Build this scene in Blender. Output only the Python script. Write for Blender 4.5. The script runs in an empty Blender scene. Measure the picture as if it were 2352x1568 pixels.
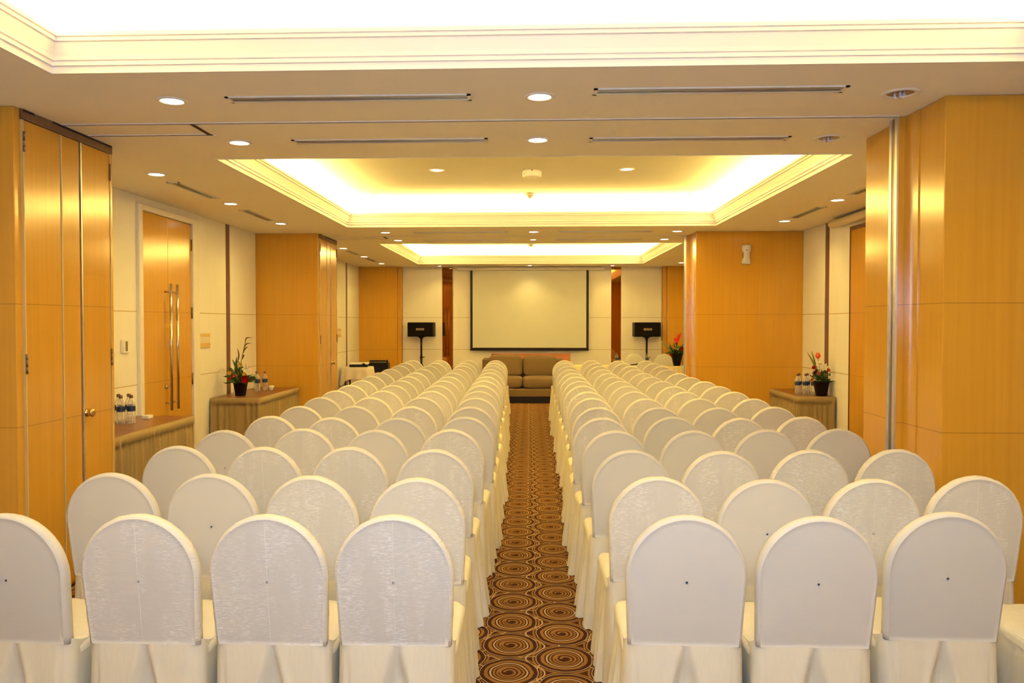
import bpy, math, random
from mathutils import Vector, Matrix, Quaternion
PI=math.pi
random.seed(7)
C=bpy.context.scene.collection
HC=2.77      # soffit height
XL,XR=-3.63,3.52   # side walls
YB,YF=-2.6,17.1    # wall behind the camera, far wall
# ------------------------------------------------------------------ mesh builder
class MB:
    def __init__(s): s.v=[];s.f=[];s.m=[];s.sm=[]
    def add(s,vs,fs,mi=0,smooth=False):
        o=len(s.v); s.v+= [tuple(v) for v in vs]
        for f in fs: s.f.append([i+o for i in f]); s.m.append(mi); s.sm.append(smooth)
        return s
    def box(s,x0,x1,y0,y1,z0,z1,mi=0,bev=0.0):
        if bev>0:
            b=bev
            # chamfered box: 3 pairs of inset rectangles
            P=[]
            for sx in (0,1):
                for sy in (0,1):
                    for sz in (0,1):
                        X=(x0,x1)[sx];Y=(y0,y1)[sy];Z=(z0,z1)[sz]
                        dx=b if sx==0 else -b;dy=b if sy==0 else -b;dz=b if sz==0 else -b
                        P+= [(X,Y+dy,Z+dz),(X+dx,Y,Z+dz),(X+dx,Y+dy,Z)]
            def i(sx,sy,sz,k): return (sx*4+sy*2+sz)*3+k
            F=[]
            for sx in (0,1): F.append([i(sx,0,0,0),i(sx,1,0,0),i(sx,1,1,0),i(sx,0,1,0)])
            for sy in (0,1): F.append([i(0,sy,0,1),i(1,sy,0,1),i(1,sy,1,1),i(0,sy,1,1)])
            for sz in (0,1): F.append([i(0,0,sz,2),i(1,0,sz,2),i(1,1,sz,2),i(0,1,sz,2)])
            for sx in (0,1):
                for sy in (0,1): F.append([i(sx,sy,0,0),i(sx,sy,1,0),i(sx,sy,1,1),i(sx,sy,0,1)])
            for sx in (0,1):
                for sz in (0,1): F.append([i(sx,0,sz,0),i(sx,1,sz,0),i(sx,1,sz,2),i(sx,0,sz,2)])
            for sy in (0,1):
                for sz in (0,1): F.append([i(0,sy,sz,1),i(1,sy,sz,1),i(1,sy,sz,2),i(0,sy,sz,2)])
            for sx in (0,1):
                for sy in (0,1):
                    for sz in (0,1): F.append([i(sx,sy,sz,0),i(sx,sy,sz,1),i(sx,sy,sz,2)])
            return s.add(P,F,mi)
        v=[(x0,y0,z0),(x1,y0,z0),(x1,y1,z0),(x0,y1,z0),(x0,y0,z1),(x1,y0,z1),(x1,y1,z1),(x0,y1,z1)]
        f=[(0,3,2,1),(4,5,6,7),(0,1,5,4),(1,2,6,5),(2,3,7,6),(3,0,4,7)]
        return s.add(v,f,mi)
    def rings(s,rs,mi=0,smooth=True,close=True,cap0=False,cap1=False):
        n=len(rs[0]); vs=[p for r in rs for p in r]; fs=[]
        for a in range(len(rs)-1):
            for b in range(n if close else n-1):
                c=(b+1)%n; fs.append((a*n+b,a*n+c,(a+1)*n+c,(a+1)*n+b))
        if cap0: fs.append(tuple(range(n))[::-1])
        if cap1: fs.append(tuple(range((len(rs)-1)*n,len(rs)*n)))
        return s.add(vs,fs,mi,smooth)
    def lathe(s,prof,cx=0,cy=0,n=24,mi=0,smooth=True,caps=True):
        rs=[[(cx+r*math.cos(2*PI*k/n),cy+r*math.sin(2*PI*k/n),z) for k in range(n)] for r,z in prof]
        return s.rings(rs,mi,smooth,True,caps,caps)
    def tube(s,pts,rad,n=8,mi=0):
        pts=[Vector(p) for p in pts]; rs=[]
        rr=rad if isinstance(rad,(list,tuple)) else [rad]*len(pts)
        up=Vector((0,0,1))
        for i,p in enumerate(pts):
            t=(pts[min(i+1,len(pts)-1)]-pts[max(i-1,0)]).normalized()
            a=t.cross(up)
            if a.length<1e-3: a=t.cross(Vector((1,0,0)))
            a.normalize(); b=a.cross(t)
            rs.append([p+rr[i]*(a*math.cos(2*PI*k/n)+b*math.sin(2*PI*k/n)) for k in range(n)])
        return s.rings(rs,mi,True,True,True,True)
    def blob(s,c,r,n=12,mi=0,fn=None):
        rs=[]
        for i in range(n//2+1):
            th=PI*i/(n//2); ring=[]
            for k in range(n):
                ph=2*PI*k/n; d=Vector((math.sin(th)*math.cos(ph),math.sin(th)*math.sin(ph),-math.cos(th)))
                q=fn(d) if fn else 1
                ring.append((c[0]+r[0]*d.x*q,c[1]+r[1]*d.y*q,c[2]+r[2]*d.z*q))
            rs.append(ring)
        return s.rings(rs,mi,True)
    def build(s,name,mats,parent=None):
        me=bpy.data.meshes.new(name); me.from_pydata(s.v,[],s.f)
        if not isinstance(mats,(list,tuple)): mats=[mats]
        for m in mats: me.materials.append(m)
        me.polygons.foreach_set('material_index',s.m); me.polygons.foreach_set('use_smooth',s.sm)
        me.validate(); me.update()
        import bmesh
        bm=bmesh.new(); bm.from_mesh(me); bmesh.ops.remove_doubles(bm,verts=bm.verts,dist=1e-5)
        bmesh.ops.recalc_face_normals(bm,faces=bm.faces); bm.to_mesh(me); bm.free()
        o=bpy.data.objects.new(name,me); C.objects.link(o)
        if parent: o.parent=parent
        return o
def tag(o,label=None,cat=None,group=None,kind=None):
    for k,v in (('label',label),('category',cat),('group',group),('kind',kind)):
        if v: o[k]=v
    return o
def thing(name,label,cat,loc=(0,0,0),rz=0,group=None):
    o=bpy.data.objects.new(name,None); C.objects.link(o); o.location=loc; o.rotation_euler=(0,0,rz); o.empty_display_size=.1
    return tag(o,label,cat,group)
def sthing(name,loc=(0,0,0)):
    o=bpy.data.objects.new(name,None); C.objects.link(o); o.location=loc; o['kind']='structure'; o.empty_display_size=.1
    return o
def struct(o,label=None):
    o['kind']='structure'
    if label:o['label']=label
    return o
def copy_tree(o,parent=None):
    c=o.copy(); C.objects.link(c)
    if parent: c.parent=parent
    for ch in o.children: copy_tree(ch,c)
    return c
# ------------------------------------------------------------------ materials
def mat(name,col=(.8,.8,.8),rough=.5,metal=0,spec=.5,**kw):
    m=bpy.data.materials.new(name); m.use_nodes=True; b=m.node_tree.nodes['Principled BSDF']
    b.inputs['Base Color'].default_value=(*col,1); b.inputs['Roughness'].default_value=rough
    b.inputs['Metallic'].default_value=metal; b.inputs['Specular IOR Level'].default_value=spec
    for k,v in kw.items(): b.inputs[k].default_value=v
    return m
class NT:
    def __init__(s,m): s.t=m.node_tree; s.b=s.t.nodes['Principled BSDF']
    def n(s,typ,**kw):
        x=s.t.nodes.new(typ)
        for k,v in kw.items(): setattr(x,k,v)
        return x
    def link(s,a,b): s.t.links.new(a,b)
    def M(s,op,a,b=None,c=None,clamp=False):
        x=s.n('ShaderNodeMath',operation=op,use_clamp=clamp)
        for i,q in enumerate((a,b,c)):
            if q is None: continue
            if isinstance(q,(int,float)): x.inputs[i].default_value=q
            else: s.link(q,x.inputs[i])
        return x.outputs[0]
    def pos(s): 
        g=s.n('ShaderNodeNewGeometry'); x=s.n('ShaderNodeSeparateXYZ'); s.link(g.outputs['Position'],x.inputs[0]); return g.outputs['Position'],x.outputs
    def obj(s): return s.n('ShaderNodeTexCoord').outputs['Object']
    def map(s,vec,scale):
        x=s.n('ShaderNodeMapping'); s.link(vec,x.inputs[0]); x.inputs['Scale'].default_value=scale; return x.outputs[0]
    def noise(s,vec,scale=5,detail=4,rough=.5):
        x=s.n('ShaderNodeTexNoise'); s.link(vec,x.inputs['Vector']); x.inputs['Scale'].default_value=scale; x.inputs['Detail'].default_value=detail; x.inputs['Roughness'].default_value=rough
        return x.outputs['Fac']
    def ramp(s,fac,stops,interp='LINEAR'):
        x=s.n('ShaderNodeValToRGB'); s.link(fac,x.inputs[0]); r=x.color_ramp; r.interpolation=interp
        while len(r.elements)<len(stops): r.elements.new(.5)
        for e,(p,c) in zip(r.elements,stops): e.position=p; e.color=(*c,1) if len(c)==3 else c
        return x.outputs[0]
    def mix(s,f,a,b,blend='MIX'):
        x=s.n('ShaderNodeMix',data_type='RGBA',blend_type=blend)
        for sock,q in ((x.inputs[0],f),(x.inputs[6],a),(x.inputs[7],b)):
            if isinstance(q,(int,float)): sock.default_value=q
            elif isinstance(q,tuple): sock.default_value=(*q,1)
            else: s.link(q,sock)
        return x.outputs[2]
    def bump(s,h,strength=.2,dist=.01):
        x=s.n('ShaderNodeBump'); x.inputs['Strength'].default_value=strength; x.inputs['Distance'].default_value=dist
        s.link(h,x.inputs['Height']); s.link(x.outputs[0],s.b.inputs['Normal'])
    def color(s,c): s.link(c,s.b.inputs['Base Color'])
    def line(s,coord,at,half):   # 1 on a line
        return s.M('LESS_THAN',s.M('ABSOLUTE',s.M('SUBTRACT',coord,at)),half)
def wood_mat(name,c1,c2,rough=.25,grooves=(),groove_col=(.25,.12,.02),sc=1.0,vert=True):
    m=mat(name,c1,rough); t=NT(m); p,xyz=t.pos()
    v=t.map(p,(38*sc,38*sc,.9*sc) if vert else (1.2*sc,38*sc,38*sc))
    n1=t.noise(v,1.0,5,.6); n2=t.noise(t.map(p,(3,3,.5)),1.0,3)
    c=t.mix(t.ramp(n1,[(.3,(0,0,0)),(.7,(1,1,1))]),c1,c2)
    c=t.mix(t.M('MULTIPLY',n2,.35),c,tuple(x*.86 for x in c1))
    for g in grooves: c=t.mix(t.M('MULTIPLY',t.line(xyz[2],g,.003),.5),c,groove_col)
    t.color(c)
    t.bump(t.noise(t.map(p,(60,60,1.6)),1.0,3),.06,.004)
    t.link(t.M('ADD',t.M('MULTIPLY',n1,.14),rough-.07),t.b.inputs['Roughness'])
    return m
GR=(1.70,1.025)
M_wood=wood_mat('honey_veneer',(.68,.355,.040),(.62,.305,.030),.17,GR)
M_wood_far=M_wood
M_door=wood_mat('honey_door_veneer',(.62,.32,.040),(.54,.27,.032),.16,GR)
M_darkwood=wood_mat('dark_brown_laminate',(.17,.06,.022),(.13,.045,.015),.3)
M_header=wood_mat('grey_brown_header',(.20,.115,.06),(.16,.09,.05),.5)
M_orange=wood_mat('reddish_orange_panel',(.62,.22,.07),(.55,.19,.06),.4,vert=False)
M_tabletop=wood_mat('red_brown_table_top',(.20,.066,.022),(.165,.05,.017),.3,vert=False)
def panel_mat():
    m=mat('pale_wall_fabric',(.80,.75,.66),.75,spec=.2); t=NT(m); p,xyz=t.pos()
    n=t.noise(t.map(p,(9,9,1.2)),1,4,.6)
    c=t.mix(n,(.90,.86,.78),(.83,.79,.70))
    for g in GR: c=t.mix(t.M('MULTIPLY',t.line(xyz[2],g,.005),.7),c,(.45,.28,.08))
    t.color(c); t.bump(t.noise(t.map(p,(120,120,500)),1,2),.08,.001)
    return m
M_panel=panel_mat()
def paint(name,c,r=.75,var=.05):
    m=mat(name,c,r,spec=.25); t=NT(m); p,_=t.pos(); n=t.noise(p,1.1,5,.6)
    t.color(t.mix(n,tuple(x*(1-var) for x in c),tuple(min(1,x*(1+var)) for x in c)))
    t.bump(t.noise(p,240,2),.04,.001); return m
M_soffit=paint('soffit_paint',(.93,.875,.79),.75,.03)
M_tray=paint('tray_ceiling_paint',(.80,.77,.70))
M_mould=paint('cornice_paint',(.88,.84,.84),.5,.02)
M_frame=paint('door_frame_paint',(.84,.79,.70),.35,.02)
M_white=mat('white_plastic',(.82,.79,.74),.35)
M_cream=mat('cream_plastic',(.75,.66,.50),.4)
M_black=mat('black_plastic',(.005,.004,.004),.5,spec=.3)
M_grille=mat('black_grille_cloth',(.006,.005,.005),.85,spec=.15)
M_dark=mat('dark_slot',(.02,.015,.012),.7)
M_chrome=mat('brushed_steel',(.62,.60,.58),.18,1)
M_alu=mat('aluminium_channel',(.66,.65,.64),.3,.85)
M_brass=mat('brass',(.62,.42,.18),.25,1)
M_gold=mat('gold_strip',(.66,.45,.15),.4)
M_hinge=mat('dark_hinge_metal',(.22,.16,.12),.35,.8)
M_beige=mat('pale_edge_strip',(.62,.47,.20),.4)
def cm(name,c,f1=(40,40,9),r=.8,var=.12):
    m=mat(name,c,r,spec=.2); t=NT(m); n=t.noise(t.map(t.obj(),f1),1,5,.65)
    t.color(t.mix(n,tuple(x*(1-var) for x in c),tuple(min(1,x*(1+var)) for x in c)))
    t.bump(n,.25,.004); m.node_tree.nodes['Principled BSDF'].inputs['Sheen Weight'].default_value=.1
    return m
M_skirt=cm('olive_table_skirt',(.33,.235,.10),(70,70,2.5),.75,.35)  # strong vertical streaks paint extra fold shade into the olive colour
M_sofa=cm('taupe_upholstery',(.21,.14,.075),(60,60,60),.85,.1)
M_tcloth=cm('white_tablecloth',(.80,.72,.64),(20,20,20),.8,.05)
M_hcloth=cm('cream_tablecloth',(.78,.68,.42),(20,20,20),.8,.05)
M_screen=mat('matte_screen',(.62,.62,.58),.9,spec=.1)
M_leaf=mat('leaf_green',(.05,.12,.02),.45); M_leaf2=mat('leaf_yellow_green',(.22,.26,.05),.45)
M_maroon=mat('maroon_leaf',(.13,.03,.015),.5)
M_red=mat('red_petal',(.62,.012,.008),.5); M_tulip=mat('orange_red_petal',(.85,.10,.03),.45)
M_yel=mat('yellow_petal',(.92,.62,.08),.5); M_whf=mat('cream_petal',(.82,.75,.50),.55); M_pink=mat('coral_petal',(.65,.20,.10),.55)
M_pot=mat('black_glazed_pot',(.006,.004,.004),.5,spec=.2)
M_mirror=mat('bronze_mirror',(.36,.17,.07),.05,1)
M_amber=mat('amber_reflector',(.35,.16,.05),.25,.6)
M_lamptube=mat('unlit_lamp_tube',(.85,.80,.78),.15)
def emit(name,c,s):
    m=mat(name,c,.5); b=m.node_tree.nodes['Principled BSDF']; b.inputs['Emission Color'].default_value=(*c,1); b.inputs['Emission Strength'].default_value=s; return m
M_lamp=emit('lit_lamp',(1,.86,.55),14)
M_strip=emit('cove_tube',(1,.80,.50),6)
def clear_mat():
    m=bpy.data.materials.new('clear_bottle_plastic'); m.use_nodes=True; t=m.node_tree; t.nodes.clear()
    o=t.nodes.new('ShaderNodeOutputMaterial'); mx=t.nodes.new('ShaderNodeMixShader'); tr=t.nodes.new('ShaderNodeBsdfTransparent'); gl=t.nodes.new('ShaderNodeBsdfPrincipled')
    gl.inputs['Base Color'].default_value=(.9,.88,.82,1); gl.inputs['Roughness'].default_value=.05
    tr.inputs[0].default_value=(.96,.95,.93,1)
    fr=t.nodes.new('ShaderNodeLayerWeight'); fr.inputs[0].default_value=.35
    r=t.nodes.new('ShaderNodeMath'); r.operation='MULTIPLY_ADD'; r.inputs[1].default_value=.65; r.inputs[2].default_value=.14
    t.links.new(fr.outputs['Facing'],r.inputs[0]); t.links.new(r.outputs[0],mx.inputs[0])
    t.links.new(tr.outputs[0],mx.inputs[1]); t.links.new(gl.outputs[0],mx.inputs[2]); t.links.new(mx.outputs[0],o.inputs[0])
    return m
M_clear=clear_mat()
M_blue=mat('blue_label',(.012,.03,.11),.4); M_cap=mat('bottle_cap',(.16,.07,.06),.4)
# chair covers
def cover(name,shimmer,plain=False):
    m=mat(name,(.80,.77,.72),.62,spec=.35); t=NT(m); o=t.obj()
    rnd=t.n('ShaderNodeObjectInfo').outputs['Random']
    base=t.mix(rnd,(.67,.643,.605),(.61,.595,.565))
    cyl=t.M('MULTIPLY',rnd,37.0); add=t.n('ShaderNodeVectorMath',operation='ADD'); cmb=t.n('ShaderNodeCombineXYZ'); t.link(cyl,cmb.inputs[0]); t.link(cyl,cmb.inputs[2])
    t.link(o,add.inputs[0]); t.link(cmb.outputs[0],add.inputs[1]); ov=add.outputs[0]
    if shimmer>0:
        fine=t.noise(t.map(ov,(45,45,420)),1,3,.7)
        big=t.noise(t.map(ov,(13,13,3)),1,3,.6)
        k=t.M('MULTIPLY',t.ramp(fine,[(.50,(0,0,0)),(.62,(1,1,1))]),t.ramp(big,[(.42,(.12,.12,.12)),(.60,(1,1,1))]))
        t.color(t.mix(t.M('MULTIPLY',k,shimmer),base,(.95,.94,.94)))  # near-white streaks put the satin's flash glints into the colour
        t.link(t.M('SUBTRACT',.62,t.M('MULTIPLY',k,.25)),t.b.inputs['Roughness'])
        t.bump(t.M('ADD',t.M('MULTIPLY',fine,.3),t.noise(t.map(ov,(6,6,30)),1,3,.5)),.22,.006)
    else:
        t.color(t.mix(t.M('MULTIPLY',t.noise(t.map(ov,(10,10,60)),1,4,.6),.25),base,(.60,.58,.54)))
        t.bump(t.noise(t.map(ov,(3,3,26)),1,4,.6),.16,.006)
    return m
M_satin=cover('shimmering_chair_cover',.75); M_plain=cover('smooth_chair_cover',0)
def gather():
    m=mat('gathered_cover_rim',(.74,.70,.62),.65,spec=.3); t=NT(m); o=t.obj()
    t.bump(t.noise(t.map(o,(25,25,170)),1,2,.5),.55,.006); return m
M_gather=gather()
def skirtm():
    m=mat('cover_skirt_cloth',(.81,.77,.70),.55,spec=.35); t=NT(m); o=t.obj()
    n=t.noise(t.map(o,(90,90,12)),1,4,.7)
    t.color(t.mix(n,(.70,.65,.53),(.80,.75,.62))); t.bump(t.noise(t.map(o,(22,22,4)),1,4,.6),.2,.008); return m
M_cskirt=skirtm()
# carpet
def carpet():
    m=mat('swirl_carpet',(.2,.1,.05),.95,spec=.1); t=NT(m); p,xyz=t.pos()
    wob=t.M('MULTIPLY',t.M('SUBTRACT',t.noise(p,9,2),.5),.022); wob2=t.M('MULTIPLY',t.M('SUBTRACT',t.noise(t.map(p,(1,1,1)),6.3,2),.5),.022)
    X=t.M('ADD',xyz[0],wob); Y=t.M('ADD',xyz[1],wob2)
    def cell(x0,y0,px,py):
        fx=t.M('MULTIPLY',t.M('SUBTRACT',t.M('FRACT',t.M('ADD',t.M('DIVIDE',t.M('SUBTRACT',X,x0),px),100.5)),.5),px)
        fy=t.M('MULTIPLY',t.M('SUBTRACT',t.M('FRACT',t.M('ADD',t.M('DIVIDE',t.M('SUBTRACT',Y,y0),py),100.5)),.5),py*.92)
        r=t.M('SQRT',t.M('ADD',t.M('MULTIPLY',fx,fx),t.M('MULTIPLY',fy,fy)))
        a=t.M('DIVIDE',t.M('ARCTAN2',fy,fx),2*PI)
        return r,a
    rA,aA=cell(-.095,3.959,.51,.31); rB,aB=cell(.165,4.114,.51,.31)
    near=t.M('LESS_THAN',rA,rB)
    def sel(a,b): return t.M('ADD',t.M('MULTIPLY',near,a),t.M('MULTIPLY',t.M('SUBTRACT',1.0,near),b))
    r=sel(rA,rB); a=sel(aA,aB)
    rs=t.M('ADD',r,t.M('MULTIPLY',t.M('MULTIPLY',a,.021),t.M('SUBTRACT',1.0,t.M('DIVIDE',t.M('SUBTRACT',r,.035),.02),None,True)))
    D=(.048,.012,.008);B=(.33,.160,.042);T=(.62,.43,.22);K=(.035,.010,.008)
    def S(q): return q/.2
    st=[(0,K),(S(.014),D),(S(.022),B),(S(.034),D),(S(.043),B),(S(.056),D),(S(.063),B),(S(.072),D),(S(.079),T),(S(.0875),D),(S(.094),B),(S(.111),D),(S(.131),T),(S(.1345),D),(S(.142),B),(S(.151),D)]
    col=t.ramp(t.M('DIVIDE',rs,.2),st,'CONSTANT')
    out=t.M('GREATER_THAN',r,.1345)
    # large overlapping thin circles and wavy lines, only outside the discs
    rC,_=cell(-.03,4.02,.51,.62); rD,_=cell(.225,4.25,.51,.62)
    ln=t.M('MAXIMUM',t.line(rC,.185,.0028),t.line(rD,.20,.0028))
    w=t.M('MULTIPLY',t.M('SINE',t.M('MULTIPLY',Y,2*PI/.31)),.045)
    fr=t.M('ABSOLUTE',t.M('SUBTRACT',t.M('FRACT',t.M('ADD',t.M('DIVIDE',t.M('ADD',X,w),.255),50.4)),.5))
    ln2=t.M('LESS_THAN',fr,.016)
    ln=t.M('MULTIPLY',t.M('MAXIMUM',ln,ln2),out)
    col=t.mix(ln,col,T)
    t.color(t.mix(t.M('MULTIPLY',t.noise(p,600,2),.35),col,(.12,.055,.025)))
    t.bump(t.noise(p,900,2),.3,.002)
    return m
M_carpet=carpet()
# ------------------------------------------------------------------ room shell
struct(MB().box(XL-.3,XR+.3,YB-.2,YF+.3,-.1,0).build('floor',M_carpet))
# ceiling: soffit slab with three openings, raised trays above them
CV=[(-.52,3.73),(5.73,9.87),(11.98,16.15)]; CX=2.25; TZ=3.12
b=MB()
ys=[YB-.2]+[v for c in CV for v in c]+[YF+.3]
b.box(XL-.3,-CX,YB-.2,YF+.3,HC,HC+.09); b.box(CX,XR+.3,YB-.2,YF+.3,HC,HC+.09)
for i in range(0,len(ys),2): b.box(-CX,CX,ys[i],ys[i+1],HC,HC+.09)
ceil=struct(b.build('ceiling',M_soffit))
b=MB()
for y0,y1 in CV:
    e=.27
    b.box(-CX-e,CX+e,y0-e,y1+e,TZ,TZ+.05)
    b.box(-CX-e-.04,-CX-e,y0-e,y1+e,HC+.09,TZ+.05); b.box(CX+e,CX+e+.04,y0-e,y1+e,HC+.09,TZ+.05)
    b.box(-CX-e,CX+e,y0-e-.04,y0-e,HC+.09,TZ+.05); b.box(-CX-e,CX+e,y1+e,y1+e+.04,HC+.09,TZ+.05)
b.build('tray_ceiling',M_tray,ceil)
prof=[(0,0),(0,.032),(.012,.034),(.012,.052),(.020,.056),(.024,.075),(.044,.130),(.054,.134),(.054,.150),(.064,.153),(.064,.172),(.030,.172),(.030,.10),(-.02,.095),(-.02,0)]
for i,(y0,y1) in enumerate(CV):
    rs=[]
    for d,z in prof:
        d+=.003; rs.append([(-CX+d,y0+d,HC+z),(CX-d,y0+d,HC+z),(CX-d,y1-d,HC+z),(-CX+d,y1-d,HC+z)])
    # lower edge sits 2 mm below the soffit so it reads as its own moulding
    rs=[[(x,y,z-.002) for x,y,z in r] for r in rs]; rs.append(rs[0])
    struct(MB().rings(rs,0,False).build('trim_%d'%(i+1),M_mould))
def cladding(name,kids): 
    w=struct(kids[0].build(name,kids[1])); return w
# side walls: one slab each with fabric panels, dark strips
wl=struct(MB().box(XL-.12,XL,YB-.2,YF+.2,0,HC+.4).build('wall_left',M_wood))
wr=struct(MB().box(XR,XR+.12,YB-.2,YF+.2,0,HC+.4).build('wall_right',M_wood))
wb=struct(MB().box(XL,XR,YF,YF+.12,0,HC+.4).build('wall_back',M_wood))
wf=struct(MB().box(XL,XR,YB-.12,YB,0,HC+.4).build('wall_front',M_panel))
PT=.018
def lpan(y0,y1,z0=0,z1=HC): MB().box(XL,XL+PT,y0,y1,z0,z1,0,.004).build('wall_panel',M_panel,wl)
def rpan(y0,y1,z0=0,z1=HC): MB().box(XR-PT,XR,y0,y1,z0,z1,0,.004).build('wall_panel',M_panel,wr)
for k in range(3):
    o=6.25*(k-1)
    a=5.30 if k else YB-o
    if k==0: lpan(YB,.97)
    else: lpan(5.30+o,7.27+o)
    lpan(7.27+o,8.62+o,2.70,HC)
    lpan(8.62+o,9.455+o); MB().box(XL,XL+.008,9.455+o,9.60+o,0,HC).build('dark_strip',M_darkwood,wl)
    lpan(9.60+o,10.50+o if k<2 else 16.9)
    rpan(8.97+o,9.60+o); MB().box(XR-.008,XR,9.60+o,9.75+o,0,HC).build('dark_strip',M_darkwood,wr)
    rpan(9.75+o,10.50+o if k<2 else 16.9)
    rpan((5.28+o) if k else YB,7.55+o)
    rpan(7.55+o,8.97+o,2.64,HC)
# far wall cladding
for x0,x1 in ((-2.71,-1.865),(-1.64,1.715),(1.92,2.775)):
    MB().box(x0,x1,YF-PT,YF,0,HC,0,.004).build('wall_panel',M_panel,wb)
# mirror strips, slightly turned in their recesses
def mirror(x0,x1,turn):
    d=turn
    v=[(x0,YF-.004-(d if d>0 else 0),0),(x1,YF-.004-(-d if d<0 else 0),0),(x1,YF-.004-(-d if d<0 else 0),HC),(x0,YF-.004-(d if d>0 else 0),HC)]
    back=[(x0,YF,0),(x1,YF,0),(x1,YF,HC),(x0,YF,HC)]
    m=MB().add(v+back,[(0,1,2,3),(7,6,5,4),(0,3,7,4),(1,5,6,2),(3,2,6,7),(0,4,5,1)])
    return m.build('mirror_strip',M_mirror,wb)
mirror(-1.862,-1.642,-.05); mirror(1.718,1.918,.0)
# back corner piers
struct(MB().box(XL,-2.80,16.9,YF,0,HC,0,.006).box(-2.80,-2.715,16.96,YF,0,HC,0,.006).build('wall_pier_left',M_wood))
struct(MB().box(2.78,2.86,16.98,YF,0,HC,0,.006).box(2.86,XR,16.9,YF,0,HC,0,.006).build('wall_pier_right',M_wood))
# ------------------------------------------------------------------ pillars with partition cupboards (left) and jambs (right)
PX=-2.79
for k,y0 in enumerate((4.27,10.52)):
    y1=y0+1.03
    p=struct(MB().box(XL,PX,y0,y1,0,HC-.001,0,.004).build('wall_pillar_left_%d'%(k+1),M_wood))
    d=sthing('door_%d'%(k+1),(PX,y0+.06,0))
    L=[(.0,.35),(.36,.55),(.575,.905)]   # leaf, fixed slip, leaf
    for a,c in L:
        m=MB().box(0,.014,a+.003,c-.003,.02,HC-.06,0,.003).build('door_leaf',M_door,d)
    for yy,w,mt in ((-.004,.006,M_beige),(.353,.008,M_beige),(.560,.012,M_alu),(.908,.006,M_beige)):
        MB().box(-.002,.017,yy,yy+w,.02,HC-.06).build('edge_strip',mt,d)
    MB().box(0,.012,-.01,.95,HC-.055,HC-.002).build('header_board',M_header,d)
    MB().box(.0,.016,.005,.10,HC-.014,HC-.002).box(.0,.016,.28,.94,HC-.012,HC-.002).build('header_gap',M_dark,d)
    for yy in (.001,.906):
        for zz in (2.59,1.37,.3):
            h=MB().lathe([(.007,zz-.055),(.007,zz-.02),(.0055,zz-.019),(.0055,zz-.017),(.007,zz-.016),(.007,zz+.02),(.0055,zz+.021),(.0055,zz+.023),(.007,zz+.024),(.007,zz+.055)],.018,yy,10)
            h.build('hinge',M_hinge,d)
    kn=MB(); rs=[]
    for r,x in ((.027,.014),(.027,.020),(.022,.024),(.020,.036),(.026,.044),(.026,.054),(.018,.060),(.0,.060)):
        rs.append([(x,.60+r*math.cos(2*PI*q/20),1.035+r*math.sin(2*PI*q/20)) for q in range(20)])
    kn.rings(rs).build('knob',M_brass,d)
for k,y0 in enumerate((4.27,10.50)):
    y1=y0+(.98 if k==0 else .72)
    struct(MB().box(2.14,XR,y0,y1,0,HC-.001,0,.004).build('wall_pillar_right_%d'%(k+1),M_wood))
    yj=4.70 if k==0 else 10.93
    j=struct(MB().box(2.098,2.14,yj,yj+.10,0,HC-.002).box(2.134,2.14,yj-.16,yj,0,HC-.002).build('trim_%d'%(6+k),M_wood))
    MB().box(2.088,2.098,yj,yj+.03,0,HC-.002).box(2.088,2.098,yj+.07,yj+.10,0,HC-.002).build('metal_channel',M_alu,j)
    MB().box(2.092,2.0975,yj+.03,yj+.07,0,HC-.002).build('channel_slot',M_hinge,j)
# ceiling tracks for the movable partitions and hatches beside them
for k,yt in enumerate((4.70,10.95)):
    tr=struct(MB().box(PX+.02,2.09,yt-.022,yt-.008,HC-.004,HC).box(PX+.02,2.09,yt+.012,yt+.020,HC-.003,HC).build('trim_%d'%(8+k),M_mould))
    MB().box(PX+.02,2.09,yt-.008,yt+.012,HC-.002,HC).build('track_slot',M_dark,tr)
    h=tr
    MB().box(-2.76,-1.98,yt+.27,yt+.29,HC-.003,HC).box(-2.01,-1.985,yt+.012,yt+.27,HC-.003,HC).build('hatch_gap',M_dark,h)
    MB().box(-2.76,-2.01,yt+.255,yt+.27,HC-.004,HC).box(-2.76,-1.96,yt+.29,yt+.30,HC-.004,HC).build('hatch_rim',M_mould,h)
# skirting boards
for nm,(x0,x1,y0,y1) in {'baseboard_left':(XL,XL+.022,YB,YF),'baseboard_right':(XR-.022,XR,YB,YF),'baseboard_back':(XL,XR,YF-.022,YF)}.items():
    struct(MB().box(x0,x1,y0,y1,0,.09,0,.003).build(nm,M_darkwood))
# ------------------------------------------------------------------ entrance doors in the left wall, door in the right wall
def pull(parent,y,x):
    h=MB().tube([(x,y,.73),(x,y,1.98)],.014,12).tube([(x-.06,y,.80),(x,y,.80)],.009,10).tube([(x-.06,y,1.90),(x,y,1.90)],.009,10)
    return h.build('pull_handle',M_chrome,parent)
def entrance(num,o):
    d=sthing('door_%d'%num,(XL,7.27+o,0))
    W=1.35
    MB().box(-.005,.05,0,.075,0,2.70,0,.006).box(-.005,.05,W-.16,W,0,2.70,0,.006).box(-.005,.05,.075,W-.16,2.64,2.70,0,.006).build('door_frame',M_frame,d)
    mid=.075+(W-.235)/2
    for a,c in ((.078,mid-.002),(mid+.002,W-.163)):
        MB().box(.0,.024,a,c,.01,2.637,0,.003).build('door_leaf',M_door,d)
    pull(d,mid-.075,.085); pull(d,mid+.075,.085)
    MB().tube([(.02,mid-.075,.96),(.045,mid-.075,.96)],.020,16).build('lock_cylinder',M_chrome,d)
    for zz in (2.42,1.70,1.0,.3):
        MB().lathe([(.008,zz-.06),(.008,zz+.06)],.030,W-.165,10).build('hinge',M_hinge,d)
entrance(3,0); entrance(4,6.25)
d=sthing('door_5',(XR,7.55,0))
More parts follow.
